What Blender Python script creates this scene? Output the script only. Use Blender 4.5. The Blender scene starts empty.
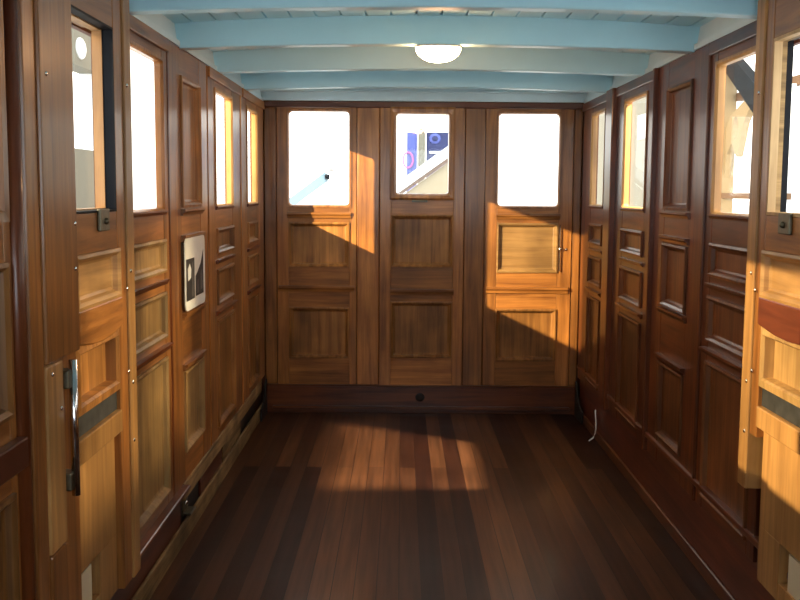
import bpy, bmesh, math, random
from mathutils import Vector, Matrix
random.seed(7)
sc = bpy.context.scene
col = sc.collection

# ------------------------------------------------------------------ sizes
XL, XR = -0.882, 1.153          # inner faces of the long walls
ZT = 2.005                      # top of the panelling
YB = -7.05                       # rear end of the carriage
HC, DC = 1.4422, 6.579          # camera height, distance from the far end wall

# ------------------------------------------------------------------ materials
def new_mat(name):
    m = bpy.data.materials.new(name); m.use_nodes = True
    nt = m.node_tree; nt.nodes.clear()
    out = nt.nodes.new('ShaderNodeOutputMaterial')
    return m, nt, out

def principled(nt, out, **kw):
    p = nt.nodes.new('ShaderNodeBsdfPrincipled')
    for k, v in kw.items():
        p.inputs[k].default_value = v
    nt.links.new(p.outputs[0], out.inputs[0])
    return p

def wood(name, dark, light, grain, rough=0.38, coat=0.25, vary=0.25, blotch=0.5, bump=0.06):
    """varnished timber, grain runs along 'z' (upright) or 'h' (level)"""
    m, nt, out = new_mat(name)
    N, L = nt.nodes.new, nt.links.new
    p = principled(nt, out, Roughness=rough)
    p.inputs['Coat Weight'].default_value = coat
    p.inputs['Coat Roughness'].default_value = 0.16
    p.inputs['Specular IOR Level'].default_value = .28
    tc = N('ShaderNodeTexCoord'); oi = N('ShaderNodeObjectInfo')
    mul = N('ShaderNodeMath'); mul.operation = 'MULTIPLY'; mul.inputs[1].default_value = 37.0
    L(oi.outputs['Random'], mul.inputs[0])
    add = N('ShaderNodeVectorMath'); add.operation = 'ADD'
    L(tc.outputs['Object'], add.inputs[0]); L(mul.outputs[0], add.inputs[1])
    mp = N('ShaderNodeMapping')
    mp.inputs['Scale'].default_value = (28, 28, 1.6) if grain == 'z' else (1.6, 1.6, 28)
    L(add.outputs[0], mp.inputs[0])
    n1 = N('ShaderNodeTexNoise'); n1.inputs['Scale'].default_value = 1.0
    n1.inputs['Detail'].default_value = 5; n1.inputs['Roughness'].default_value = 0.62
    n1.inputs['Distortion'].default_value = 0.6
    L(mp.outputs[0], n1.inputs[0])
    n2 = N('ShaderNodeTexNoise'); n2.inputs['Scale'].default_value = 3.2; n2.inputs['Detail'].default_value = 3
    L(add.outputs[0], n2.inputs[0])
    ramp = N('ShaderNodeValToRGB')
    ramp.color_ramp.elements[0].position = 0.3; ramp.color_ramp.elements[1].position = 0.72
    ramp.color_ramp.elements[0].color = (*dark, 1); ramp.color_ramp.elements[1].color = (*light, 1)
    L(n1.outputs[0], ramp.inputs[0])
    hsv = N('ShaderNodeHueSaturation')
    mr = N('ShaderNodeMapRange'); mr.inputs[3].default_value = 1 - vary; mr.inputs[4].default_value = 1 + vary
    L(oi.outputs['Random'], mr.inputs[0])
    mr2 = N('ShaderNodeMapRange'); mr2.inputs[1].default_value = .3; mr2.inputs[2].default_value = .7
    mr2.inputs[3].default_value = 1 - blotch * .5; mr2.inputs[4].default_value = 1 + blotch * .5
    L(n2.outputs[0], mr2.inputs[0])
    mm = N('ShaderNodeMath'); mm.operation = 'MULTIPLY'
    L(mr.outputs[0], mm.inputs[0]); L(mr2.outputs[0], mm.inputs[1])
    L(mm.outputs[0], hsv.inputs['Value']); L(ramp.outputs[0], hsv.inputs['Color'])
    L(hsv.outputs[0], p.inputs['Base Color'])
    b = N('ShaderNodeBump'); b.inputs['Strength'].default_value = bump; b.inputs['Distance'].default_value = 0.01
    L(n1.outputs[0], b.inputs['Height']); L(b.outputs[0], p.inputs['Normal'])
    return m

def plain(name, colr, rough=0.5, metal=0.0, noise=0.12, coat=0.0, scale=9):
    m, nt, out = new_mat(name)
    N, L = nt.nodes.new, nt.links.new
    p = principled(nt, out, Roughness=rough, Metallic=metal)
    p.inputs['Coat Weight'].default_value = coat
    tc = N('ShaderNodeTexCoord'); n = N('ShaderNodeTexNoise'); n.inputs['Scale'].default_value = scale
    n.inputs['Detail'].default_value = 4
    L(tc.outputs['Object'], n.inputs[0])
    mx = N('ShaderNodeMix'); mx.data_type = 'RGBA'
    mx.inputs['A'].default_value = (*[c * (1 - noise) for c in colr], 1)
    mx.inputs['B'].default_value = (*[min(1, c * (1 + noise)) for c in colr], 1)
    L(n.outputs[0], mx.inputs['Factor']); L(mx.outputs['Result'], p.inputs['Base Color'])
    return m

def glass_mat():
    m, nt, out = new_mat('window_glass')
    N, L = nt.nodes.new, nt.links.new
    t = N('ShaderNodeBsdfTransparent'); t.inputs[0].default_value = (.96, .97, .96, 1)
    g = N('ShaderNodeBsdfGlossy'); g.inputs['Roughness'].default_value = .03
    f = N('ShaderNodeLayerWeight'); f.inputs[0].default_value = .5
    pw = N('ShaderNodeMath'); pw.operation = 'POWER'; pw.inputs[1].default_value = 5
    ma = N('ShaderNodeMath'); ma.operation = 'MULTIPLY_ADD'; ma.inputs[1].default_value = .16; ma.inputs[2].default_value = .02
    L(f.outputs['Facing'], pw.inputs[0]); L(pw.outputs[0], ma.inputs[0])
    mx = N('ShaderNodeMixShader')
    L(ma.outputs[0], mx.inputs[0]); L(t.outputs[0], mx.inputs[1]); L(g.outputs[0], mx.inputs[2])
    L(mx.outputs[0], out.inputs[0])
    return m

def frosted_mat():
    m, nt, out = new_mat('frosted_pane')
    N, L = nt.nodes.new, nt.links.new
    t = N('ShaderNodeBsdfTranslucent'); t.inputs[0].default_value = (.93, .93, .9, 1)
    g = N('ShaderNodeBsdfDiffuse'); g.inputs[0].default_value = (.9, .9, .87, 1)
    nz = N('ShaderNodeTexNoise'); nz.inputs['Scale'].default_value = 14
    mr = N('ShaderNodeMapRange'); mr.inputs[3].default_value = .10; mr.inputs[4].default_value = .2
    L(nz.outputs[0], mr.inputs[0])
    mx = N('ShaderNodeMixShader')
    L(mr.outputs[0], mx.inputs[0]); L(t.outputs[0], mx.inputs[1]); L(g.outputs[0], mx.inputs[2])
    L(mx.outputs[0], out.inputs[0])
    return m

def emit_mat(name, colr, s):
    m, nt, out = new_mat(name)
    e = nt.nodes.new('ShaderNodeEmission'); e.inputs[0].default_value = (*colr, 1); e.inputs[1].default_value = s
    nt.links.new(e.outputs[0], out.inputs[0])
    return m

def floor_mat():
    m, nt, out = new_mat('varnished_floorboards')
    N, L = nt.nodes.new, nt.links.new
    p = principled(nt, out, Roughness=0.3)
    p.inputs['Specular IOR Level'].default_value = .16
    p.inputs['Coat Weight'].default_value = .16; p.inputs['Coat Roughness'].default_value = .11
    tc = N('ShaderNodeTexCoord')
    sep = N('ShaderNodeSeparateXYZ'); L(tc.outputs['Object'], sep.inputs[0])
    cmb = N('ShaderNodeCombineXYZ'); L(sep.outputs[1], cmb.inputs[0]); L(sep.outputs[0], cmb.inputs[1])
    br = N('ShaderNodeTexBrick'); br.offset = .43; br.offset_frequency = 2
    br.inputs['Scale'].default_value = 1; br.inputs['Brick Width'].default_value = 3.1
    br.inputs['Row Height'].default_value = .082; br.inputs['Mortar Size'].default_value = .0016
    br.inputs['Mortar Smooth'].default_value = .3; br.inputs['Bias'].default_value = -.2
    br.inputs['Color1'].default_value = (.024, .0066, .0032, 1); br.inputs['Color2'].default_value = (.140, .054, .0215, 1)
    br.inputs['Mortar'].default_value = (.012, .004, .003, 1)
    L(cmb.outputs[0], br.inputs[0])
    mp = N('ShaderNodeMapping'); mp.inputs['Scale'].default_value = (34, 1.5, 1)
    L(tc.outputs['Object'], mp.inputs[0])
    n = N('ShaderNodeTexNoise'); n.inputs['Detail'].default_value = 5; n.inputs['Scale'].default_value = 1
    L(mp.outputs[0], n.inputs[0])
    n2 = N('ShaderNodeTexNoise'); n2.inputs['Scale'].default_value = 2.2; n2.inputs['Detail'].default_value = 3
    L(tc.outputs['Object'], n2.inputs[0])
    a = N('ShaderNodeMapRange'); a.inputs[1].default_value = .3; a.inputs[2].default_value = .7
    a.inputs[3].default_value = .62; a.inputs[4].default_value = 1.35; L(n.outputs[0], a.inputs[0])
    b = N('ShaderNodeMapRange'); b.inputs[1].default_value = .3; b.inputs[2].default_value = .7
    b.inputs[3].default_value = .8; b.inputs[4].default_value = 1.2; L(n2.outputs[0], b.inputs[0])
    mm = N('ShaderNodeMath'); mm.operation = 'MULTIPLY'; L(a.outputs[0], mm.inputs[0]); L(b.outputs[0], mm.inputs[1])
    h = N('ShaderNodeHueSaturation'); L(mm.outputs[0], h.inputs['Value']); L(br.outputs[0], h.inputs['Color'])
    L(h.outputs[0], p.inputs['Base Color'])
    r = N('ShaderNodeMapRange'); r.inputs[3].default_value = .34; r.inputs[4].default_value = .55
    L(n2.outputs[0], r.inputs[0]); L(r.outputs[0], p.inputs['Roughness'])
    bp = N('ShaderNodeBump'); bp.inputs['Strength'].default_value = .25; bp.inputs['Distance'].default_value = .004
    L(n2.outputs[0], bp.inputs['Height'])
    bp2 = N('ShaderNodeBump'); bp2.inputs['Strength'].default_value = .4; bp2.inputs['Distance'].default_value = .002
    bp2.invert = True
    L(br.outputs['Fac'], bp2.inputs['Height']); L(bp.outputs[0], bp2.inputs['Normal']); L(bp2.outputs[0], p.inputs['Normal'])
    return m

def print_mat():
    """black and white photographs printed on a cream card; coordinates are the card's own (y across, z up)"""
    m, nt, out = new_mat('photo_card')
    N, L = nt.nodes.new, nt.links.new
    p = principled(nt, out, Roughness=.45)
    tc = N('ShaderNodeTexCoord'); n = N('ShaderNodeTexNoise'); n.inputs['Scale'].default_value = 25
    L(tc.outputs['Object'], n.inputs[0])
    r = N('ShaderNodeValToRGB'); r.color_ramp.elements[0].color = (.78, .75, .66, 1); r.color_ramp.elements[1].color = (.92, .90, .83, 1)
    L(n.outputs[0], r.inputs[0]); L(r.outputs[0], p.inputs['Base Color'])
    return m

TEAK_D, TEAK_L = (.152, .052, .012), (.44, .172, .040)
M = {}
M['teak_z'] = wood('teak_upright', TEAK_D, TEAK_L, 'z', coat=.45)
M['teak_h'] = wood('teak_level', TEAK_D, TEAK_L, 'h')
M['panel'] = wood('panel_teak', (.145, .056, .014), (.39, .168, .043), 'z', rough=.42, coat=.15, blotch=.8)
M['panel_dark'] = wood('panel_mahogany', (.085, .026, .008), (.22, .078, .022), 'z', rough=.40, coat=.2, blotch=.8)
M['panel_worn'] = wood('panel_worn', (.22, .115, .036), (.40, .24, .09), 'z', rough=.5, coat=.05, blotch=1.0)
M['panel_gold'] = wood('panel_golden', (.24, .12, .040), (.46, .25, .09), 'h', rough=.45, coat=.1, blotch=.7)
M['gold_z'] = wood('golden_upright', (.27, .125, .038), (.50, .26, .085), 'z', rough=.42, coat=.15)
M['raw_z'] = wood('bare_pale_upright', (.36, .22, .10), (.58, .39, .20), 'z', rough=.6, coat=0)
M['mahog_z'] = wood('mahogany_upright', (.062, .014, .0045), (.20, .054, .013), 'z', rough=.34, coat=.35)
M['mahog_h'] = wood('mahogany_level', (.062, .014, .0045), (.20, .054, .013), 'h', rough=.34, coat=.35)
M['red_h'] = wood('red_stained_level', (.060, .013, .007), (.15, .038, .017), 'h', rough=.36, coat=.3)
M['rough_h'] = wood('worn_timber_level', (.10, .058, .024), (.36, .22, .09), 'h', rough=.7, coat=0, blotch=1.2)
M['slab'] = wood('outer_boarding', (.05, .016, .007), (.12, .04, .015), 'z', rough=.6, coat=0)
M['dark'] = plain('dark_timber_and_shade', (.012, .008, .007), .6, noise=.4)  # dark timber, and the colour of the built corner shadows
M['black'] = plain('black_channel', (.010, .010, .012), .55, noise=.3, coat=.0)
M['tar'] = plain('scraped_black_paint', (.035, .033, .030), .6, noise=.9, scale=30)
M['blue'] = plain('pale_blue_paint', (.50, .80, .90), .42, noise=.05, coat=.1)
M['plate'] = plain('pale_cream_blue_paint', (.62, .74, .76), .45, noise=.06)
M['metal'] = plain('aged_brass', (.17, .15, .10), .45, 1.0, noise=.4, scale=40)
M['steel'] = plain('bright_steel', (.75, .75, .75), .16, 1.0, noise=.05)
M['white'] = plain('white_plastic', (.75, .75, .72), .4, noise=.03)
M['cream'] = plain('cream_paint', (.72, .60, .40), .6, noise=.08)
M['glass'] = glass_mat()
M['frost'] = frosted_mat()
M['floor'] = floor_mat()
M['card'] = print_mat()
M['ink'] = plain('photo_black', (.020, .019, .018), .5, noise=.9, scale=22)
M['ink2'] = plain('photo_grey', (.10, .095, .088), .5, noise=.9, scale=26)
M['globe'] = emit_mat('lit_lamp_glass', (1.0, .52, .25), 105)

# ------------------------------------------------------------------ mesh helpers
def FL(u, z, n): return Vector((XL - .03 + n, -u, z))       # left wall: u = distance from the end wall
def FR(u, z, n): return Vector((XR + .03 - n, -u, z))       # right wall
def FE(u, z, n): return Vector((u, .03 - n, z))            # end wall: u = x
def FB(u, z, n): return Vector((u, YB + n, z))        # rear wall
def FW(x, y, z): return Vector((x, y, z))             # world

class MB:
    def __init__(s, f=FW): s.bm = bmesh.new(); s.f = f
    def face(s, vs):
        try: return s.bm.faces.new(vs)
        except ValueError: return None
    def box(s, a0, a1, b0, b1, c0, c1):
        v = [s.bm.verts.new(s.f(a, b, c)) for a in (a0, a1) for b in (b0, b1) for c in (c0, c1)]
        for q in ((0, 1, 3, 2), (4, 6, 7, 5), (0, 4, 5, 1), (2, 3, 7, 6), (0, 2, 6, 4), (1, 5, 7, 3)):
            s.face([v[i] for i in q])
        return s
    def prism(s, pts, c0, c1):
        """polygon in the first two coordinates, extruded over the third"""
        A = [s.bm.verts.new(s.f(a, b, c0)) for a, b in pts]; B = [s.bm.verts.new(s.f(a, b, c1)) for a, b in pts]
        s.face(A[::-1]); s.face(B); k = len(pts)
        for i in range(k): s.face([A[i], A[(i + 1) % k], B[(i + 1) % k], B[i]])
        return s
    def loop(s, u0, u1, z0, z1, n, r, seg):
        out = []
        for cu, cz, a0 in ((u1 - r, z1 - r, 0), (u0 + r, z1 - r, 90), (u0 + r, z0 + r, 180), (u1 - r, z0 + r, 270)):
            for k in range(seg + 1):
                a = math.radians(a0 + 90 * k / seg) if seg else math.radians(a0 + 45)
                rr = r if seg else 0
                if not seg:
                    out.append(s.bm.verts.new(s.f(cu + (r if a0 in (0, 270) else -r), cz + (r if a0 in (0, 90) else -r), n)))
                else:
                    out.append(s.bm.verts.new(s.f(cu + rr * math.cos(a), cz + rr * math.sin(a), n)))
        return out
    def ring(s, u0, u1, z0, z1, prof, r=0.0, fill=False, back=None):
        """picture-frame moulding: profile of (inset, height, corner radius) swept round a rectangle"""
        seg = 4 if r else 0
        Ls = []
        for q in prof:
            i, n = q[:2]
            rr = (q[2] if len(q) > 2 else r) if seg else 0
            Ls.append(s.loop(u0 + i, u1 - i, z0 + i, z1 - i, n, max(rr, 1e-4) if seg else 0, seg))
        for A, B in zip(Ls, Ls[1:]):
            k = len(A)
            for j in range(k): s.face([A[j], A[(j + 1) % k], B[(j + 1) % k], B[j]])
        if fill: s.face(Ls[-1])
        if back is not None:
            A = Ls[0]; B = Ls[-1]
            if fill: pass
            else:
                k = len(A)
                for j in range(k): s.face([B[j], B[(j + 1) % k], A[(j + 1) % k], A[j]])
        return s
    def tube(s, pts, r, seg=10):
        P = [Vector(s.f(*p)) for p in pts]; rings = []
        up = Vector((0.31, 0.2, 0.93))
        for i, p in enumerate(P):
            d = (P[min(i + 1, len(P) - 1)] - P[max(i - 1, 0)]).normalized()
            a = d.cross(up)
            if a.length < 1e-3: a = d.cross(Vector((1, 0, 0)))
            a.normalize(); b = d.cross(a)
            rings.append([s.bm.verts.new(p + r * (math.cos(t) * a + math.sin(t) * b)) for t in [2 * math.pi * k / seg for k in range(seg)]])
        for A, B in zip(rings, rings[1:]):
            for j in range(seg): s.face([A[j], A[(j + 1) % seg], B[(j + 1) % seg], B[j]])
        s.face(rings[0][::-1]); s.face(rings[-1])
        return s
    def dome(s, c, ax, rx, rz, h, seg=24, rows=6, n0=0.0):
        """half ellipsoid on the wall plane: c=(u,z), height h along n"""
        prev = None
        for i in range(rows + 1):
            a = math.pi / 2 * i / rows
            if i == rows:
                t = s.bm.verts.new(s.f(c[0], c[1], n0 + h))
                for j in range(seg): s.face([prev[j], prev[(j + 1) % seg], t])
                break
            R_ = [s.bm.verts.new(s.f(c[0] + rx * math.cos(a) * math.cos(2 * math.pi * j / seg),
                                     c[1] + rz * math.cos(a) * math.sin(2 * math.pi * j / seg), n0 + h * math.sin(a))) for j in range(seg)]
            if prev:
                for j in range(seg): s.face([prev[j], prev[(j + 1) % seg], R_[(j + 1) % seg], R_[j]])
            else: s.face(R_[::-1])
            prev = R_
        return s
    def build(s, name, mat, parent=None, bevel=0.0, smooth=False, label=None):
        bmesh.ops.recalc_face_normals(s.bm, faces=s.bm.faces)
        off = parent_origin(parent)
        if off.length: bmesh.ops.translate(s.bm, verts=s.bm.verts, vec=-off)
        me = bpy.data.meshes.new(name); s.bm.to_mesh(me); s.bm.free()
        me.materials.append(M[mat] if isinstance(mat, str) else mat)
        o = bpy.data.objects.new(name, me); col.objects.link(o)
        if smooth:
            for p in me.polygons: p.use_smooth = True
        if parent: o.parent = parent
        if bevel:
            b = o.modifiers.new('edge_wear', 'BEVEL'); b.width = bevel; b.segments = 2; b.limit_method = 'ANGLE'
            b.angle_limit = math.radians(50)
        if label: o['label'] = label
        return o

ORIG = {}
def parent_origin(p):
    v = Vector((0, 0, 0))
    while p is not None:
        v += p.location; p = p.parent
    return v

def empty(name, loc):
    o = bpy.data.objects.new(name, None); col.objects.link(o); o.location = loc
    o.empty_display_size = .1
    return o

def tag(o, label, cat, group=None, kind=None):
    o['label'] = label; o['category'] = cat
    if group: o['group'] = group
    if kind: o['kind'] = kind
    return o

def local(o, pt):                 # give a single-mesh thing its own origin
    o.data.transform(Matrix.Translation(-Vector(pt))); o.location = pt
    return o

# ------------------------------------------------------------------ joinery
NF = 0.03                          # face of the framing above the boarding
PANEL_PROF = [(-.001, NF), (-.001, NF + .009), (.008, NF + .011), (.017, NF + .003), (.022, .020), (.030, .016)]

def panel(f, root, u0, u1, z0, z1, mat='panel', off=0.0, raised=False, label=None):
    prof = [(i, n + off) for i, n in PANEL_PROF]
    if raised: prof += [(.052, .016 + off), (.066, .024 + off)]
    return MB(f).ring(u0, u1, z0, z1, prof, fill=True).build('panel', mat, root, label=label)

def pane(f, root, u0, u1, z0, z1, glass='glass', sash='teak_z', off=0.0, sashname='window_sash', r=.016, deep=.0, bead=.006):
    w = MB(f).ring(u0, u1, z0, z1, [(-.012, NF + off, .002), (-.012, NF + bead + off, .002), (-.002, NF + bead + off, r), (.004, NF + off - .004, r), (.005, .006, r), (.001, .005, r), (.001, deep, r)], r=r).build(sashname, sash, root)
    MB(f).box(u0 - .004, u1 + .004, z0 - .004, z1 + .004, .0005, .0035).build('glass_pane', glass, w)
    return w

def ledge(f, root, u0, u1, z, h=.022, n=.022, mat='mahog_h', off=0.0, name='ledge_moulding'):
    b = NF + off
    pts = [(z - h / 2, b), (z - h / 2, b + n * .45), (z - h * .1, b + n * .6), (z + h * .15, b + n), (z + h / 2, b + n), (z + h / 2, b)]
    g = lambda zz, nn, uu: f(uu, zz, nn)
    return MB(g).prism(pts, u0, u1).build(name, mat, root)

def frame(f, root, u0, u1, zb, zt, p0, p1, opens, off=0.0, mz='teak_z', mh='teak_h', back=0.0, gap=.0):
    """two stiles and the rails left between the openings (openings sorted from the floor up)"""
    n1 = NF + off
    MB(f).box(u0, p0, zb, zt, back, n1).build('stile', mz, root, .003)
    MB(f).box(p1, u1, zb, zt, back, n1).build('stile', mz, root, .003)
    z = zb
    for a, b in list(opens) + [(zt, zt)]:
        if a - z > .004: MB(f).box(p0 + .0005, p1 - .0005, z, a, back, n1 - .0008).build('rail', mh, root, .002)
        z = b

# ------------------------------------------------------------------ floor, ceiling, walls
fl = MB().box(XL - .08, XR + .08, YB - .02, 0.08, -.05, 0).build('floor', 'floor')
tag(fl, 'dark red brown varnished plank floor running the length of the carriage', 'floor', kind='structure')

XC = (XL + XR) / 2; HW = (XR - XL) / 2
def crown(x, rise=.028): return rise * (1 - ((x - XC) / HW) ** 2)

ce = MB()
k = 0; x = XL - .045
while x < XR + .045:
    x2 = min(x + .098, XR + .045); g = .004
    za, zb_ = 2.098 + crown(x, .035), 2.098 + crown(x2, .035)
    g_ = lambda a, b, c: Vector((a, c, b))
    ce.f = g_
    ce.prism([(x + g, za), (x2 - g, zb_), (x2 - g, zb_ + .02), (x + g, za + .02)], YB, 0.03)
    x = x2
ce.prism([(XL - .05, 2.116), (XC, 2.15), (XR + .05, 2.116), (XR + .05, 2.14), (XC, 2.18), (XL - .05, 2.14)], YB, .03)
c = ce.build('ceiling', 'blue')
tag(c, 'pale blue painted boarded ceiling above the cross beams', 'ceiling', kind='structure')

def slab(name, f, ua, ub, opens, label, zt=2.14):
    m = MB(f); u = ua
    for (a, b, z0, z1) in sorted(opens):
        m.box(u, a, -.02, zt, -.018, 0)
        m.box(a, b, -.02, z0, -.018, 0); m.box(a, b, z1, zt, -.018, 0)
        u = b
    m.box(u, ub, -.02, zt, -.018, 0)
    o = m.build(name, 'slab')
    return tag(o, label, 'wall', kind='structure')

WZ0, WZ1 = 1.372, 1.912
C_P, W1_P, W3_P = (.33, .72), (1.235, 1.71), (2.78, 3.29)
D_P = (3.63, 4.02); DR_P = (3.515, 3.98)
DZ0, DZ1 = 1.385, 1.895
F_P = (4.53, 5.07)
def wide(p): return (p[0] - .055, p[1] + .055)
def wider(p): return (p[0] - .155, p[1] + .02)
side_open = [(*wide(C_P), WZ0 - .02, WZ1 + .02), (*wide(W1_P), WZ0 - .02, WZ1 + .02), (*wide(W3_P), WZ0 - .02, WZ1 + .02), (*wider(D_P), DZ0, DZ1), (*F_P, DZ0, DZ1)]
notch = (3.71, 3.97, .30, .40)
slab('wall_left', FL, -.06, -YB, side_open, 'left long wall of the carriage behind the varnished panelling')
slab('wall_right', FR, -.06, -YB, side_open[:3] + [(*wider(DR_P), DZ0, DZ1), side_open[4]], 'right long wall of the carriage behind the varnished panelling')
E1, E2, E3 = (-.726, -.334, 1.352, 1.952), (-.034, .302, 1.430, 1.945), (.616, 1.008, 1.355, 1.945)
slab('wall_end', FE, XL - .03, XR + .03, [E1, E2, E3], 'far end wall of the carriage behind the three doors')
slab('wall_rear', FB, XL - .03, XR + .03, [(-.78, 1.05, 1.16, 2.0)], 'rear end wall of the carriage with its upper half opened to let light onto the beams')  # unseen opening, shaped to brighten the beams and keep the floor dark

# ------------------------------------------------------------------ side bays
def window_bay(f, n, u0, u1, p, label, glass='glass', sash='teak_z', right=False, pmat=None):
    c = f((u0 + u1) / 2, .25, 0)
    r = empty('window_%d' % n, c); tag(r, label, 'window', kind='structure')
    pz = [(.30, .82), (.895, 1.065), (1.14, 1.262)]
    mz, mh = ('mahog_z', 'mahog_h') if right else ('teak_z', 'teak_h')
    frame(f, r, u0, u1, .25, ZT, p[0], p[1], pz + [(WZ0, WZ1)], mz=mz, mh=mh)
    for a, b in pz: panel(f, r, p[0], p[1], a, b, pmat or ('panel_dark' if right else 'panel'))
    ledge(f, r, p[0] - .03, p[1] + .03, .858, mat='mahog_h')
    ledge(f, r, p[0] - .02, p[1] + .02, 1.103, .018, .014)
    pane(f, r, p[0], p[1], WZ0, WZ1, glass, sash)
    ledge(f, r, p[0] - .015, p[1] + .015, 1.360, .016, .012, name='sill_moulding')
    MB(f).box(u0, u1, 1.955, ZT - .002, NF, NF + .012).build('head_rail', mh, r, .004)
    return r

window_bay(FL, 1, .02, .905, C_P, 'narrow looking window bay at the far end of the left wall beside the corner', sash='gold_z')
window_bay(FL, 2, .96, 1.885, W1_P, 'left wall window bay between the far corner bay and the panel holding the photographs', sash='gold_z')
window_bay(FL, 3, 2.70, 3.455, W3_P, 'left wall window bay with a milky white pane beside the near door', glass='frost', pmat='panel_worn')
window_bay(FR, 4, .02, .86, C_P, 'window bay at the far end of the right wall beside the corner with the cable', sash='gold_z', right=True)
window_bay(FR, 5, 1.03, 1.885, W1_P, 'right wall window bay between the far corner bay and the blank panelled bay', sash='gold_z', right=True)
window_bay(FR, 6, 2.70, 3.365, W3_P, 'right wall window bay showing the cream scrolled bracket outside', sash='gold_z', right=True)

def blank_bay(f, label, right=False):
    u0, u1, p0, p1 = 1.915, 2.675, 2.09, 2.475
    r = empty('wall_panel', f((u0 + u1) / 2, .25, 0)); tag(r, label, 'wall panel')
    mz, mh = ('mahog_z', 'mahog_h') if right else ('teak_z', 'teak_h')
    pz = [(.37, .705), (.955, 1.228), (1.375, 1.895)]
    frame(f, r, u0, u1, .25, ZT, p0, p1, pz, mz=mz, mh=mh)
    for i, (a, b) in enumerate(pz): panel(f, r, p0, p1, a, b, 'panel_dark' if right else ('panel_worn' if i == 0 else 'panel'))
    for z in (1.355, 1.250, .935, .725): ledge(f, r, p0 - .02, p1 + .02, z, .026, .020, mat=mh)
    return r
blank_bay(FL, 'tall windowless teak panel on the left wall with the photo card on it')
blank_bay(FR, 'tall windowless dark panel on the right wall between two windows', True)

# upright cover strips and dark joints between the bays
tn = [0]
def trim(f, u0, u1, z0, z1, n0, n1, mat, label, bevel=.006):
    tn[0] += 1
    o = MB(f).box(u0, u1, z0, z1, n0, n1).build('trim_%d' % tn[0], mat, None, bevel)
    local(o, f((u0 + u1) / 2, z0, 0))
    return tag(o, label, 'trim', kind='structure')
trim(FL, .905, .96, .25, ZT, 0, .036, 'teak_z', 'upright teak strip between the two far windows of the left wall')
trim(FL, 1.885, 1.915, .25, ZT, 0, .008, 'dark', 'dark upright joint between left window bay and the photo panel')
trim(FL, 2.675, 2.70, .25, ZT, 0, .034, 'mahog_z', 'upright strip on the near side of the left photo panel')
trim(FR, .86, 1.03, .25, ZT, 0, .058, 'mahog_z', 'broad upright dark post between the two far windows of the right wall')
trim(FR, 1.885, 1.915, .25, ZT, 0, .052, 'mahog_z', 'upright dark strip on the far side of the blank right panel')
trim(FR, 2.675, 2.70, .25, ZT, 0, .04, 'mahog_z', 'upright dark strip on the near side of the blank right panel')

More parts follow.
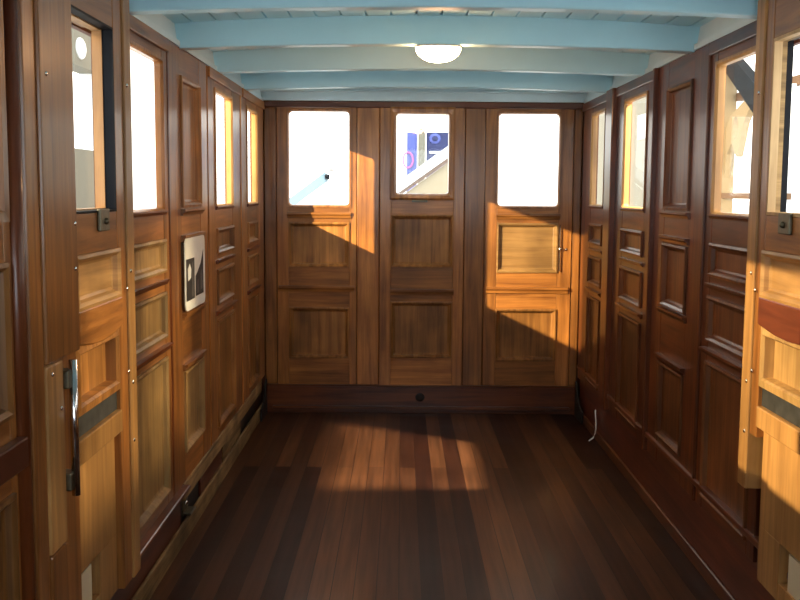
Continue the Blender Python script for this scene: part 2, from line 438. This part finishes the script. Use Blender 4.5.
# ------------------------------------------------------------------ side doors standing proud of the wall
PD = .09
def side_door(f, n, u0, u1, p, label, right):
    r = empty('door_%d' % n, f((u0 + u1) / 2, .25, 0)); tag(r, label, 'door', kind='structure')
    off = PD - NF
    mz = 'teak_z'; n1 = PD
    zlow = .52 if right else .25
    # post strip on the far edge, then stile
    MB(f).box(u0, u0 + .075, zlow, ZT + .03, .031, n1 + .006).build('edge_strip', 'gold_z', r, .004)
    MB(f).box(u0 + .078, p[0] - .006, zlow + (0 if not right else .18), ZT + .03, .031, n1).build('stile', mz, r, .003)
    MB(f).box(p[1] + .006, u1, .25, ZT + .03, 0, n1).build('stile', mz, r, .003)
    a, b = p[0] - .006, p[1] + .006
    MB(f).box(a, b, DZ1 + .004, ZT + .03, 0, n1 - .001).build('rail', 'teak_h', r, .003)
    MB(f).box(a, b, 1.275, DZ0 - .004, 0, n1 - .001).build('rail', 'teak_h', r, .003)
    panel(f, r, a, b, 1.135, 1.275, 'panel_gold', off)
    pts = [(a, 1.135), (b, 1.135), (b, 1.052)] + [(b - (b - a) * t, 1.052 - .020 * math.sin(math.pi * t)) for t in (.1, .3, .5, .7, .9)] + [(a, 1.052)]
    MB(f).prism(pts, 0, n1 + .012).build('lock_rail', 'red_h' if right else 'teak_h', r, .004)
    # deep empty recess with its scraped black strip
    MB(f).ring(a, b, .862, 1.045, [(0, n1), (.022, n1 + .004), (.028, n1 - .004), (.030, .056)], fill=True).build('recess', 'panel_worn' if right else 'panel', r)
    MB(f).box(a, b, .800, .862, 0, n1 - .012).build('black_strip', 'tar', r, .002)
    MB(f).box(a, b, .735, .800, 0, n1 + .004).build('rail', 'gold_z', r, .004)
    # lower boards, with the little opening cut at the bottom
    na, nb = a + .17, a + .35
    m = MB(f); 
    m.box(a, b, .425, .735, 0, n1 - .022); m.box(a, na, .25, .425, 0, n1 - .022); m.box(nb, b, .25, .425, 0, n1 - .022)
    m.box(na, nb, .25, .305, 0, n1 - .022)
    m.build('lower_board', 'gold_z', r, .002)
    MB(f).box(na + .06, nb, .305, .415, .0, .062).build('wedge', 'cream', r, label='cream board showing in the cut opening')
    MB(f).box(na, na + .06, .305, .425, .0, .006).build('slot', 'dark', r)
    # window: golden reveal, black channel
    if right: layers = (('reveal', 'raw_z', PD, .066), ('reveal', 'rough_h', .066, .052), ('channel', 'black', .052, .032))
    else: layers = (('channel', 'black', PD, .060), ('reveal', 'gold_z', .060, .032))
    for k, (nm, mt, na_, nb_) in enumerate(layers):
        i = .0 if nm == 'channel' else .004
        MB(f).ring(p[0] - .006, p[1] + .006, DZ0 - .004, DZ1 + .004, [(0, na_), (i + .006, na_), (i + .006, nb_), (0, nb_)], back=True).build(nm, mt, r)
    g = MB(f).box(p[0] - .004, p[1] + .004, DZ0 - .002, DZ1 + .002, .033, .036).build('glass_pane', 'glass', r)
    # catch plate hanging over the sill
    u = p[0] + (.10 if not right else .12)
    cp = MB(f).box(u, u + .085, DZ0 - .055, DZ0 + .006, n1 - .001, n1 + .010).build('catch_plate', 'metal', r, .003)
    MB(f).dome((u + .042, DZ0 - .028), 0, .010, .010, .012, 12, 4, n1 + .009).build('catch_knob', 'metal', cp, smooth=True)
    sm = [(u0 + .094, 1.15), (u0 + .094, .90), (u0 + .05, .86), (u0 + .05, 1.20), (u0 + .05, 1.75), (u0 + .05, .68 if not right else .70)]
    for q in sm: MB(f).dome(q, 0, .007, .007, .005, 10, 3, n1 + .005).build('screw', 'steel', r, smooth=True)
    return r
side_door(FL, 4, 3.46, 4.185, D_P, 'left side door with drop window standing proud beside the milky window', False)
side_door(FR, 5, 3.370, 4.185, DR_P, 'right side door with drop window standing proud at the near right edge', True)

# pilaster beside each door, round bead, then the next door towards the camera
def pilaster(f, label):
    tn[0] += 1
    r = empty('trim_%d' % tn[0], f(4.2, .25, .06)); tag(r, label, 'pilaster', kind='structure')
    n = .115
    MB(f).box(4.065, 4.30, 1.045, ZT + .03, PD, n).build('cover_board', 'teak_z', r, .006)
    MB(f).box(4.19, 4.30, .60, 1.042, .001, n - .002).build('cover_board', 'gold_z', r, .005)
    MB(f).box(4.19, 4.30, .25, .597, .001, n - .002).build('cover_board', 'teak_z', r, .005)
    MB(f).box(4.30, 4.38, .25, ZT + .03, 0, n - .008).build('post', 'teak_z', r, .006)
    MB(f).tube([(4.407, .25, .088), (4.407, ZT + .03, .088)], .021, 14).build('round_bead', 'mahog_z', r, smooth=True)
    for q in ((4.085, 1.36), (4.09, 1.25), (4.27, 1.02), (4.26, 1.7), (4.215, .93)):
        MB(f).dome(q, 0, .006, .006, .004, 10, 3, n - (.0 if q[1] > 1.05 else .002)).build('screw', 'steel', r, smooth=True)
    return r
pilaster(FL, 'broad varnished pilaster left of the drop window door, near left of the view')
pilaster(FR, 'varnished pilaster on the right wall just behind the near right door')

# pull handle: bright rod on two brackets between pilaster and door
h = empty('pull_handle', FL(4.15, .68, .09)); tag(h, 'tall bright steel pull handle on the left pilaster edge', 'handle')
MB(FL).tube([(4.150, .70, .122), (4.150, 1.035, .122)], .010, 14).build('rod', 'steel', h, smooth=True)
for z in (.74, .99): MB(FL).box(4.135, 4.183, z - .022, z + .022, PD + .001, .122).build('bracket', 'metal', h, .004)

def near_door(f, n, label):
    r = empty('door_%d' % n, f(4.85, .25, 0)); tag(r, label, 'door', kind='structure')
    u0, u1 = 4.432, 5.28; p = (4.468, 5.13)
    pz = [(.32, .80), (.965, 1.29)]
    frame(f, r, u0, u1, .25, ZT + .03, p[0], p[1], pz + [(DZ0, DZ1)], off=.06)
    for a, b in pz: panel(f, r, p[0], p[1], a, b, off=.06, raised=True)
    MB(f).box(u0, u1, .85, .915, NF + .06, NF + .085).build('dark_rail', 'red_h', r, .004)
    MB(f).ring(p[0], p[1], DZ0, DZ1, [(-.01, NF + .06), (-.01, NF + .07), (.01, NF + .068), (.02, NF + .05), (.03, NF), (.06, .0), (.06, -.018)]).build('window_sash', 'teak_z', r)
    MB(f).box(F_P[0] - .004, F_P[1] + .004, DZ0 - .002, DZ1 + .002, .001, .004).build('glass_pane', 'glass', r)
    return r
near_door(FL, 6, 'panelled door at the left edge of the view with a dark red rail')
near_door(FR, 7, 'panelled door on the right wall just behind the view')
# plain boarding towards the rear
for f, s in ((FL, 'left'), (FR, 'right')):
    r = empty('wall_panel', f(6.2, .25, 0)); tag(r, 'long plain panelling at the rear of the %s wall' % s, 'wall panel')
    us = [5.32, 5.89, 6.46, 7.03]
    for a, b in zip(us, us[1:]):
        frame(f, r, a + .004, b - .004, .25, ZT, a + .13, b - .13, [(.36, .80), (.95, 1.85)])
        for z in ((.36, .80), (.95, 1.85)): panel(f, r, a + .13, b - .13, *z)

# ------------------------------------------------------------------ far end: three doors and the boards between them
def end_door(n, u0, u1, W, pan, label, off=0.0, zb=.187, ledge_z=None, inner=False, mats=('teak_z', 'teak_h')):
    f = FE
    r = empty('door_%d' % n, f((u0 + u1) / 2, zb, 0)); tag(r, label, 'door', kind='structure')
    p0, p1 = W[0], W[1]
    q0, q1 = pan[0]
    frame(f, r, u0, u1, zb, 2.0, q0, q1, pan[1] + [(W[2] - .0, W[3])], off=off, mz=mats[0], mh=mats[1])
    # filler jambs where the pane is narrower or wider than the panels
    for i, (a, b) in enumerate(pan[1]): panel(f, r, q0, q1, a, b, off=off, mat=pan[2] if i else 'panel', raised=False)
    if inner:       # a separate drop sash shows its own frame
        for a, b in ((q0 + .001, p0 - .002), (p1 + .002, q1 - .001)): MB(f).box(a, b, W[2], W[3], 0, NF + off - .001).build('jamb', mats[0], r)
        s = MB(f).ring(p0 - .042, p1 + .036, W[2] - .038, W[3] + .032, [(0, NF + off, .002), (0, NF + off + .016, .002), (.012, NF + off + .020, .004), (.030, NF + off + .018, .018), (.039, NF + off + .006, .018), (.041, -.018, .018)], r=.018).build('window_sash', 'teak_z', r)
        MB(f).box(p0 - .006, p1 + .006, W[2] - .006, W[3] + .006, -.012, -.009).build('glass_pane', 'glass', s)
        MB(f).box(p0 + .10, p0 + .20, W[2] - .052, W[2] - .036, NF + off, NF + off + .022).build('sash_lift', 'metal', r, .003)
    else:
        pane(f, r, p0, p1, W[2], W[3], 'glass', mats[0], off, r=.022)
    if ledge_z:
        for z, a, b in ledge_z: ledge(f, r, a, b, z, .040, .020, mat=mats[1], off=off, name='ledge_moulding')
    return r
end_door(1, -.800, -.288, E1, ((-.726, -.334), [(.362, .695), (.958, 1.245)], 'panel'), 'left of the three far end doors with a wide clear pane',
         ledge_z=[(.815, -.79, -.30), (1.290, -.735, -.325)])
end_door(2, -.138, .400, E2, ((-.066, .334), [(.372, .738), (.962, 1.297)], 'panel'), 'middle far end door standing proud with a small framed pane', off=.022,
         ledge_z=[(.80, -.07, .34)], inner=True)
end_door(3, .535, 1.098, E3, ((.616, 1.008), [(.352, .692), (.930, 1.248)], 'panel_gold'), 'right of the three far end doors with a wide creamy pane',
         ledge_z=[(.815, .55, 1.08), (1.290, .61, 1.02)])
trim(FE, XL, -.803, .187, 2.0, 0, .024, 'teak_z', 'upright board in the left corner of the far end wall')
trim(FE, -.285, -.141, .187, 2.0, 0, .036, 'teak_z', 'upright board between left and middle far end doors')
trim(FE, .403, .532, .187, 2.0, 0, .036, 'teak_z', 'upright board between middle and right far end doors')
trim(FE, 1.101, XR, .187, 2.0, 0, .024, 'teak_z', 'upright board in the right corner of the far end wall')
trim(FE, XL, XR, 1.972, 2.012, .031, .062, 'mahog_h', 'dark wooden head rail across the top of the far end doors')
o = MB(FE).box(XL, XR, .0, .185, 0, .040).box(XL, XR, .178, .190, .040, .056).box(XL + .05, XR - .05, .028, .050, .040, .070).build('baseboard_end', 'mahog_h', None, .004)
tag(o, 'dark tall skirting under the three far end doors', 'baseboard', kind='structure')
o = MB(FE).dome((.130, .107), 0, .032, .030, .010, 18, 3, .038).build('plug', 'dark'); local(o, FE(.13, .107, .04))
tag(o, 'round dark plug in the skirting under the middle end door', 'plug')
# little bolt and screws beside the right end door
b = empty('door_bolt', FE(1.035, .93, NF)); tag(b, 'thin bright bolt beside the upper panel of the right end door', 'bolt')
MB(FE).tube([(1.022, .94, NF + .012), (1.022, 1.24, NF + .012)], .004, 8).build('rod', 'steel', b)
MB(FE).dome((1.022, 1.085, ), 0, .012, .016, .018, 12, 4, NF + .006).build('knob', 'steel', b, smooth=True)
MB(FE).dome((1.062, 1.08), 0, .008, .012, .010, 12, 4, NF).build('screw', 'steel', b, smooth=True)

# ------------------------------------------------------------------ skirtings, floor strips, corner shade
def skirt(name, f, segs, label):
    m = MB(f)
    for a, b, z, n in segs: m.box(a, b, 0, z, 0, n)
    o = m.build(name, 'red_h', None, .004); return tag(o, label, 'baseboard', kind='structure')
skirt('baseboard_left', FL, [(2.52, -YB - .01, .235, .016)], 'dark red skirting along the near part of the left wall')
skirt('baseboard_right', FR, [(.05, -YB - .01, .315, .018)], 'dark red skirting along the right wall')
trim(FL, 2.52, -YB - .01, .235, .25, 0, .062, 'mahog_h', 'flat ledge capping the near left skirting')
trim(FR, .05, -YB - .01, .316, .340, 0, .042, 'mahog_h', 'flat ledge capping the right skirting')
trim(FL, .20, 2.515, .175, .25, 0, .034, 'rough_h', 'worn bare sill timber where the left skirting is missing')
trim(FL, .30, 2.515, .0, .174, 0, .004, 'dark', 'dark gap behind the missing stretch of left skirting')
trim(FL, 1.55, 2.10, .02, .17, .0045, .016, 'red_h', 'short leftover piece of red board low on the left wall')
trim(FL, .95, 1.52, .02, .17, .0045, .016, 'rough_h', 'worn timber block low on the left wall under the far windows')
trim(FL, .10, -YB - .01, 0, .085, .017, .032, 'rough_h', 'pale worn strip on the floor along the left skirting')
trim(FR, .05, -YB - .01, 0, .055, .0185, .034, 'mahog_h', 'cove strip on the floor along the right skirting')
# small metal bracket in the gap
b = empty('bracket', FL(2.40, .02, .02)); tag(b, 'small metal angle bracket in the gap of the left skirting', 'bracket')
MB(FL).box(2.35, 2.45, .09, .17, .0045, .012).build('plate', 'metal', b, .002)
MB(FL).box(2.35, 2.45, .095, .105, .012, .045).build('lip', 'metal', b, .002)
MB(FL).dome((2.40, .135), 0, .012, .012, .01, 10, 3, .012).build('bolt', 'steel', b, smooth=True)
# dark rounded shapes standing in for the shadows in the far corners
def corner_shade(f, label):
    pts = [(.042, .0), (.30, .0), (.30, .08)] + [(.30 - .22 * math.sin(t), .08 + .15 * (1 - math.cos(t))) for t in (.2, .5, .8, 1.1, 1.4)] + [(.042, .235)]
    o = MB(f).prism(pts, .0345, .048).build('corner_shade', 'dark', None, .01); local(o, f(.17, 0, .04))
    return tag(o, label, 'corner shade')
corner_shade(FL, 'dark rounded shape standing for the shadow in the far left corner at the floor')
corner_shade(FR, 'dark rounded shape standing for the shadow in the far right corner beside the cable')

# thin cable hanging out of the right corner
pts = [(.66, .17, .030), (.70, .15, .036), (.72, .115, .036), (.73, .08, .037), (.735, .05, .042), (.74, .022, .055), (.75, .007, .08)]
o = MB(FR).tube(pts, .0045, 8).build('cable', 'white', None, 0, True); local(o, FR(.74, .0, .05))
tag(o, 'thin pale cable curling down to the floor in the far right corner', 'cable')

# ------------------------------------------------------------------ photo card on the left blank panel
cd = empty('photo_card', FL(2.31, .962, .046)); tag(cd, 'white card with two black and white photographs on the left wall', 'photo card')
nC = .044
m = MB(FL); L0 = m.loop(2.095, 2.505, .955, 1.250, nC, .03, 5); L1 = m.loop(2.095, 2.505, .955, 1.250, nC + .004, .03, 5)
m.face(L0[::-1]); m.face(L1)
for j in range(len(L0)): m.face([L0[j], L0[(j + 1) % len(L0)], L1[(j + 1) % len(L0)], L1[j]])
m.build('card', 'card', cd)
n1 = nC + .0045
# dark view with a pale gap on one side, a slanting roof line against pale sky on the other
pl = MB(FL).box(2.325, 2.490, .995, 1.165, n1 - .0004, n1).build('photograph', 'ink', cd, label='dark photograph with a pale gap in the middle')
MB(FL).prism([(2.40, 1.085), (2.455, 1.075), (2.46, 1.125), (2.42, 1.145), (2.39, 1.12)], n1, n1 + .0005).build('pale_patch', 'white', pl)
MB(FL).prism([(2.345, 1.005), (2.385, 1.005), (2.38, 1.14), (2.35, 1.155)], n1, n1 + .0005).build('grey_patch', 'ink2', pl)
pr = MB(FL).prism([(2.135, 1.00), (2.305, 1.00), (2.305, 1.085), (2.26, 1.10), (2.19, 1.135), (2.135, 1.19)], n1 - .0004, n1).build('photograph', 'ink', cd, label='photograph of a dark slanting roof line under pale sky')
MB(FL).prism([(2.16, 1.02), (2.20, 1.02), (2.205, 1.09), (2.165, 1.11)], n1, n1 + .0005).build('grey_patch', 'ink2', pr)
MB(FL).prism([(2.24, 1.01), (2.285, 1.01), (2.28, 1.06), (2.245, 1.07)], n1, n1 + .0005).build('grey_patch', 'ink2', pr)

# ------------------------------------------------------------------ ceiling beams, side plates, lamp
GB = 'blue ceiling beams'
names = ['first ceiling beam from the far end wall, dull blue', 'second ceiling beam from the far end, its face lit warm by the lamp', 'third ceiling beam from the far end, bright blue with the lamp under it',
         'fourth ceiling beam from the far end, at the top edge', 'fifth ceiling beam from the far end, overhead', 'sixth ceiling beam from the far end, behind the view',
         'seventh ceiling beam from the far end, behind the view', 'eighth ceiling beam from the far end, near the rear']
for k in range(8):
    y = -.83 - .82 * k
    N_ = 16; lo = []; hi = []
    for i in range(N_ + 1):
        x = XL - .028 + (XR - XL + .056) * i / N_
        lo.append((x, 2.000 + crown(x, .022))); hi.append((x, 2.108 + crown(x, .035)))
    g_ = lambda a, b, c: Vector((a, c, b))
    o = MB(g_).prism(lo + hi[::-1], y, y + .065).build('ceiling_beam', 'blue', None, .006)
    local(o, (XC, y + .03, 2.0)); tag(o, names[k], 'ceiling beam', GB)
for f, s in ((FL, 'left'), (FR, 'right')):
    prev = .0
    ys = [.0] + [.83 + .82 * k for k in range(8)] + [-YB]
    m = MB(lambda zz, nn, uu: f(uu, zz, nn))
    for a, b in zip(ys, ys[1:]):
        a2 = a + .001
        b2 = b - (.066 if b < 7.0 else .0)
        m.prism([(2.006, .0), (2.006, .034), (2.028, .034), (2.030, .022), (2.115, .010), (2.115, 0)], a2, b2)
    tn[0] += 1
    o = m.build('trim_%d' % tn[0], 'plate'); tag(o, 'pale painted plate along the top of the %s wall between the beams' % s, 'trim', kind='structure')
o = MB(FE).box(XL - .028, XR + .028, 2.013, 2.115, 0, .065).box(XL - .025, XR + .025, 2.068, 2.078, .065, .09).build('trim_90', 'plate', None, .004)
tag(o, 'pale painted cornice above the far end doors', 'trim', kind='structure')

ZL = 2.0 + crown(.142, .022) - .0005
lamp = empty('ceiling_light', (.142, -2.437, ZL)); tag(lamp, 'glowing oval bulkhead lamp fixed under the third ceiling beam from the far end', 'ceiling light')
fLm = lambda u, y, n: Vector((u, y, ZL - n))
MB(fLm).dome((.142, -2.437), 0, .098, .060, .018, 28, 3, 0).build('base', 'white', lamp, smooth=True)
MB(fLm).dome((.142, -2.437), 0, .090, .053, .056, 28, 7, .010).build('globe', 'globe', lamp, smooth=True)

# ------------------------------------------------------------------ what stands outside the windows
gr = plain('hall_ground', (.76, .77, .78), .7)
o = MB().box(-16, 16, -16, 16, -1.06, -1.0).build('ground', gr); tag(o, 'grey hall ground outside the carriage', 'ground', kind='structure')
M['o_scroll'] = plain('cream_scrollwork', (.27, .195, .11), .7, noise=.05)
M['o_cream'] = plain('cream_board', (.34, .265, .155), .7, noise=.05)
M['o_beige'] = plain('beige_board', (.19, .175, .135), .7, noise=.08)
M['o_blue'] = plain('blue_display', (.10, .12, .34), .6, noise=.15)
M['o_navy'] = plain('navy_display', (.045, .05, .12), .6, noise=.2)
M['o_pale'] = plain('white_rail', (.78, .78, .76), .6)
M['o_sky'] = plain('pale_blue_rail', (.30, .40, .45), .6)
M['o_brown'] = plain('brown_rail', (.16, .09, .05), .7)
M['o_dark'] = plain('dark_strut', (.008, .008, .010), .7)
M['o_pink'] = plain('magenta_ring', (.55, .12, .35), .6)

# beyond the middle end window: a sloping stair side with a white string, displays behind
st = empty('staircase', (.2, 3.0, -1.0)); tag(st, 'stair side with white sloping string seen through the middle end pane', 'staircase')
g_ = lambda a, b, c: Vector((a, c, b))
MB(g_).prism([(-.06, 1.36), (.9, 2.06), (.9, -1), (-.06, -1)], 3.05, 3.9).build('side_panel', 'o_cream', st)
MB(g_).prism([(-.12, 1.37), (.9, 2.10), (.9, 2.215), (-.12, 1.47)], 2.98, 3.05).build('string', 'o_pale', st)
MB(g_).prism([(-.06, 1.375), (.9, 2.06), (.9, 2.10), (-.12, 1.37)], 3.0, 3.05).build('under_rail', 'o_brown', st)
d = empty('display_board', (.12, 5, -1)); tag(d, 'blue display board with a magenta ring beyond the middle end pane', 'display board')
MB().box(.056, .172, 5.0, 5.06, -1, 2.11).build('board', 'o_blue', d)
ptsr = [(.07 + .055 * math.cos(t), 4.985, 1.80 + .085 * math.sin(t)) for t in [2 * math.pi * k / 24 for k in range(25)]]
MB().tube(ptsr, .010, 6).build('ring', 'o_pink', d)
d = empty('display_board', (.39, 5, -1)); tag(d, 'dark navy display board with a round emblem beyond the middle end pane', 'display board')
MB().box(.275, .62, 5.0, 5.06, -1, 2.11).build('board', 'o_navy', d)
fd = lambda u, z, n: Vector((u, 5.0 - n, z))
em = MB(fd).dome((.37, 2.04), 0, .07, .062, .02, 24, 3).build('emblem', 'o_blue', d, smooth=True)
MB(fd).dome((.37, 2.04), 0, .035, .032, .014, 20, 3, .016).build('emblem_centre', 'o_navy', em, smooth=True)
MB().box(.31, .43, 4.985, 5.0, 1.875, 1.90).build('caption_bar', 'o_pale', d)
o = MB().box(.182, .262, 4.97, 5.05, -1, 2.16).build('hall_post', 'o_beige'); local(o, (.22, 5, -1)); tag(o, 'grey beige post between the two display boards outside', 'post')
hr = empty('handrail', (-.8, 3, -1)); tag(hr, 'pale blue sloping handrail seen faintly through the left end pane', 'handrail')
MB(g_).prism([(-1.15, 1.20), (-.69, 1.54), (-.69, 1.60), (-.72, 1.62), (-1.15, 1.30)], 3.0, 3.06).build('rail', 'o_sky', hr)
MB().box(-.715, -.675, 2.98, 3.04, 1.555, 1.60).build('end_bracket', 'o_dark', hr)
MB().box(-.71, -.67, 3.0, 3.06, -1, 1.54).build('post', 'o_pale', hr)
MB().box(-.675, -.635, 3.0, 3.02, 1.635, 1.648).build('finial', 'o_dark', hr)

# right of the carriage: scrolled veranda bracket with struts, seen through the near right window
X0 = 3.2
fx = lambda a, b, c: Vector((X0 + c, a, b))
br = empty('veranda_bracket', (X0, 3.1, -1)); tag(br, 'cream scrolled bracket on a post outside the near right window', 'bracket')
MB(fx).prism([(3.85, 2.72), (3.60, 2.80), (2.55, 2.30), (2.75, 2.12)], 0, .10).build('strut', 'o_dark', br, label='dark diagonal strut')
# scrolled spandrel board with an oval hole
outer = [(2.55, 2.46), (2.95, 2.39), (3.55, 2.21), (3.86, 1.97), (3.86, 1.45), (3.74, 1.45), (3.64, 1.84), (3.50, 1.94), (3.40, 1.84), (3.33, 1.80),
         (3.26, 1.92), (3.16, 2.12), (3.04, 2.22), (2.90, 2.25), (2.74, 2.19), (2.64, 2.05), (2.55, 2.00)]
hole = [(3.40 + .085 * math.cos(t), 2.08 + .11 * math.sin(t)) for t in [2 * math.pi * k / 18 for k in range(18)]]
m = MB(fx)
for lp in (outer, hole):
    A = [m.bm.verts.new(fx(a, b, .02)) for a, b in lp]; k = len(A)
    for q in range(k): m.bm.edges.new((A[q], A[(q + 1) % k]))
bmesh.ops.triangle_fill(m.bm, use_beauty=True, edges=m.bm.edges[:])
gx = bmesh.ops.extrude_face_region(m.bm, geom=m.bm.faces[:])
bmesh.ops.translate(m.bm, verts=[v for v in gx['geom'] if isinstance(v, bmesh.types.BMVert)], vec=(.06, 0, 0))
m.build('spandrel', 'o_scroll', br)
MB(fx).box(3.70, 3.82, -1, 2.75, -.02, .12).build('post', 'o_scroll', br)
rl = empty('veranda_rail', (X0, 3.1, -1)); tag(rl, 'brown level rails outside the near right window', 'rail')
MB(fx).box(2.0, 3.69, 1.40, 1.455, 0, .06).build('rail', 'o_brown', rl)
MB(fx).box(2.0, 3.69, 2.36, 2.44, .11, .17).build('rail', 'o_brown', rl)
MB(fx).box(2.05, 2.11, -1, 2.36, .02, .08).build('post', 'o_pale', rl)
# far right: cream wall seen through the right window bay beside the corner post
cw = empty('hall_partition', (4.4, 7.0, -1)); tag(cw, 'cream hall partition with a white notice outside the second right window', 'partition')
MB().box(3.0, 3.06, 4.7, 9.5, -1, 3.6).build('board', plain('partition_cream', (.25, .225, .165), .7), cw)
MB().box(2.985, 3.0, 5.7, 6.5, 2.12, 2.42).build('notice', 'o_pale', cw)
# left: beige partition with a round plate seen through the left side door
pw = empty('hall_partition', (-2.3, 1.0, -1)); tag(pw, 'beige hall partition with a round plate outside the left side door', 'partition')
MB().box(-2.35, -2.2, .05, 1.6, -1, 1.72).build('lower_board', 'o_beige', pw)
MB().box(-2.35, -2.2, .05, 1.6, 2.28, 2.9).build('upper_board', 'o_beige', pw)
MB().box(-2.35, -2.2, .95, 1.6, 1.72, 2.28).build('side_board', 'o_pale', pw)
fp = lambda u, z, n: Vector((-2.2 + n, u, z))
MB(fp).dome((.52, 2.40), 0, .10, .075, .03, 24, 4).build('round_plate', 'o_pale', pw, smooth=True)

for k_ in M:
    if k_.startswith('o_') or k_ == 'black':
        M[k_].node_tree.nodes['Principled BSDF'].inputs['Specular IOR Level'].default_value = .08

# ------------------------------------------------------------------ light
w = bpy.data.worlds.new('hall_daylight'); sc.world = w; w.use_nodes = True
nt = w.node_tree; bg = nt.nodes['Background']; bg.inputs[1].default_value = 3.6
# hall daylight: warm white ahead and to the sides, cooler and stronger from behind the carriage, a boost added to brighten the ceiling beams
tc = nt.nodes.new('ShaderNodeTexCoord'); sx = nt.nodes.new('ShaderNodeSeparateXYZ'); nt.links.new(tc.outputs['Generated'], sx.inputs[0])
mr = nt.nodes.new('ShaderNodeMapRange'); mr.inputs[1].default_value = -.9; mr.inputs[2].default_value = -.2
nt.links.new(sx.outputs[1], mr.inputs[0])
mxw = nt.nodes.new('ShaderNodeMix'); mxw.data_type = 'RGBA'
mxw.inputs['A'].default_value = (1.42, 1.58, 1.72, 1); mxw.inputs['B'].default_value = (1.0, .96, .90, 1)
nt.links.new(mr.outputs[0], mxw.inputs['Factor']); nt.links.new(mxw.outputs['Result'], bg.inputs[0])

def spot(name, loc, target, power, angle, colr, rad=.03, blend=.25):
    l = bpy.data.lights.new(name, 'SPOT'); l.energy = power; l.color = colr; l.spot_size = math.radians(angle)
    l.spot_blend = blend; l.shadow_soft_size = rad
    o = bpy.data.objects.new(name, l); col.objects.link(o); o.location = loc
    o.rotation_euler = (Vector(target) - Vector(loc)).to_track_quat('-Z', 'Y').to_euler()
    return o
spot('hall_spotlight', (-5.8, -5.46, 3.66), (-.88, -1.02, 1.64), 11500, 24, (1, .80, .46), .035)
spot('hall_spotlight', (-5.8, -4.45, 3.50), (-.88, -3.86, 1.63), 5200, 12, (1, .78, .44), .03)
spot('hall_spotlight', (1.92, -1.70, 2.82), (1.153, -1.45, 1.64), 1500, 34, (1, .84, .60), .05)

spot('hall_spotlight', (6.1, -3.9, 3.5), (1.153, -3.45, 1.62), 2600, 20, (1, .80, .48), .30, .5)

# ------------------------------------------------------------------ camera
pitch, yaw, roll = .1055, -.0008, .0070
cp, sp, cy, sy = math.cos(pitch), math.sin(pitch), math.cos(yaw), math.sin(yaw)
fwd = Vector((sy * cp, cy * cp, -sp)); right = Vector((cy, -sy, 0)); up = right.cross(fwd)
r2 = math.cos(roll) * right + math.sin(roll) * up; u2 = -math.sin(roll) * right + math.cos(roll) * up
cam = bpy.data.cameras.new('camera'); co = bpy.data.objects.new('camera', cam); col.objects.link(co)
cam.sensor_width = 36; cam.lens = 1020 / 800 * 36; cam.clip_start = .05
mw = Matrix((( r2.x, u2.x, -fwd.x, 0), (r2.y, u2.y, -fwd.y, -DC), (r2.z, u2.z, -fwd.z, HC), (0, 0, 0, 1)))
co.matrix_world = mw
sc.camera = co

vs = sc.view_settings
sc.display_settings.display_device = 'sRGB'
vs.view_transform = 'Standard'; vs.look = 'None'; vs.gamma = 1; vs.use_curve_mapping = False
vs.exposure = 0.0
sc.cycles.max_bounces = 10; sc.cycles.diffuse_bounces = 6; sc.cycles.transparent_max_bounces = 16
sc.cycles.use_denoising = True
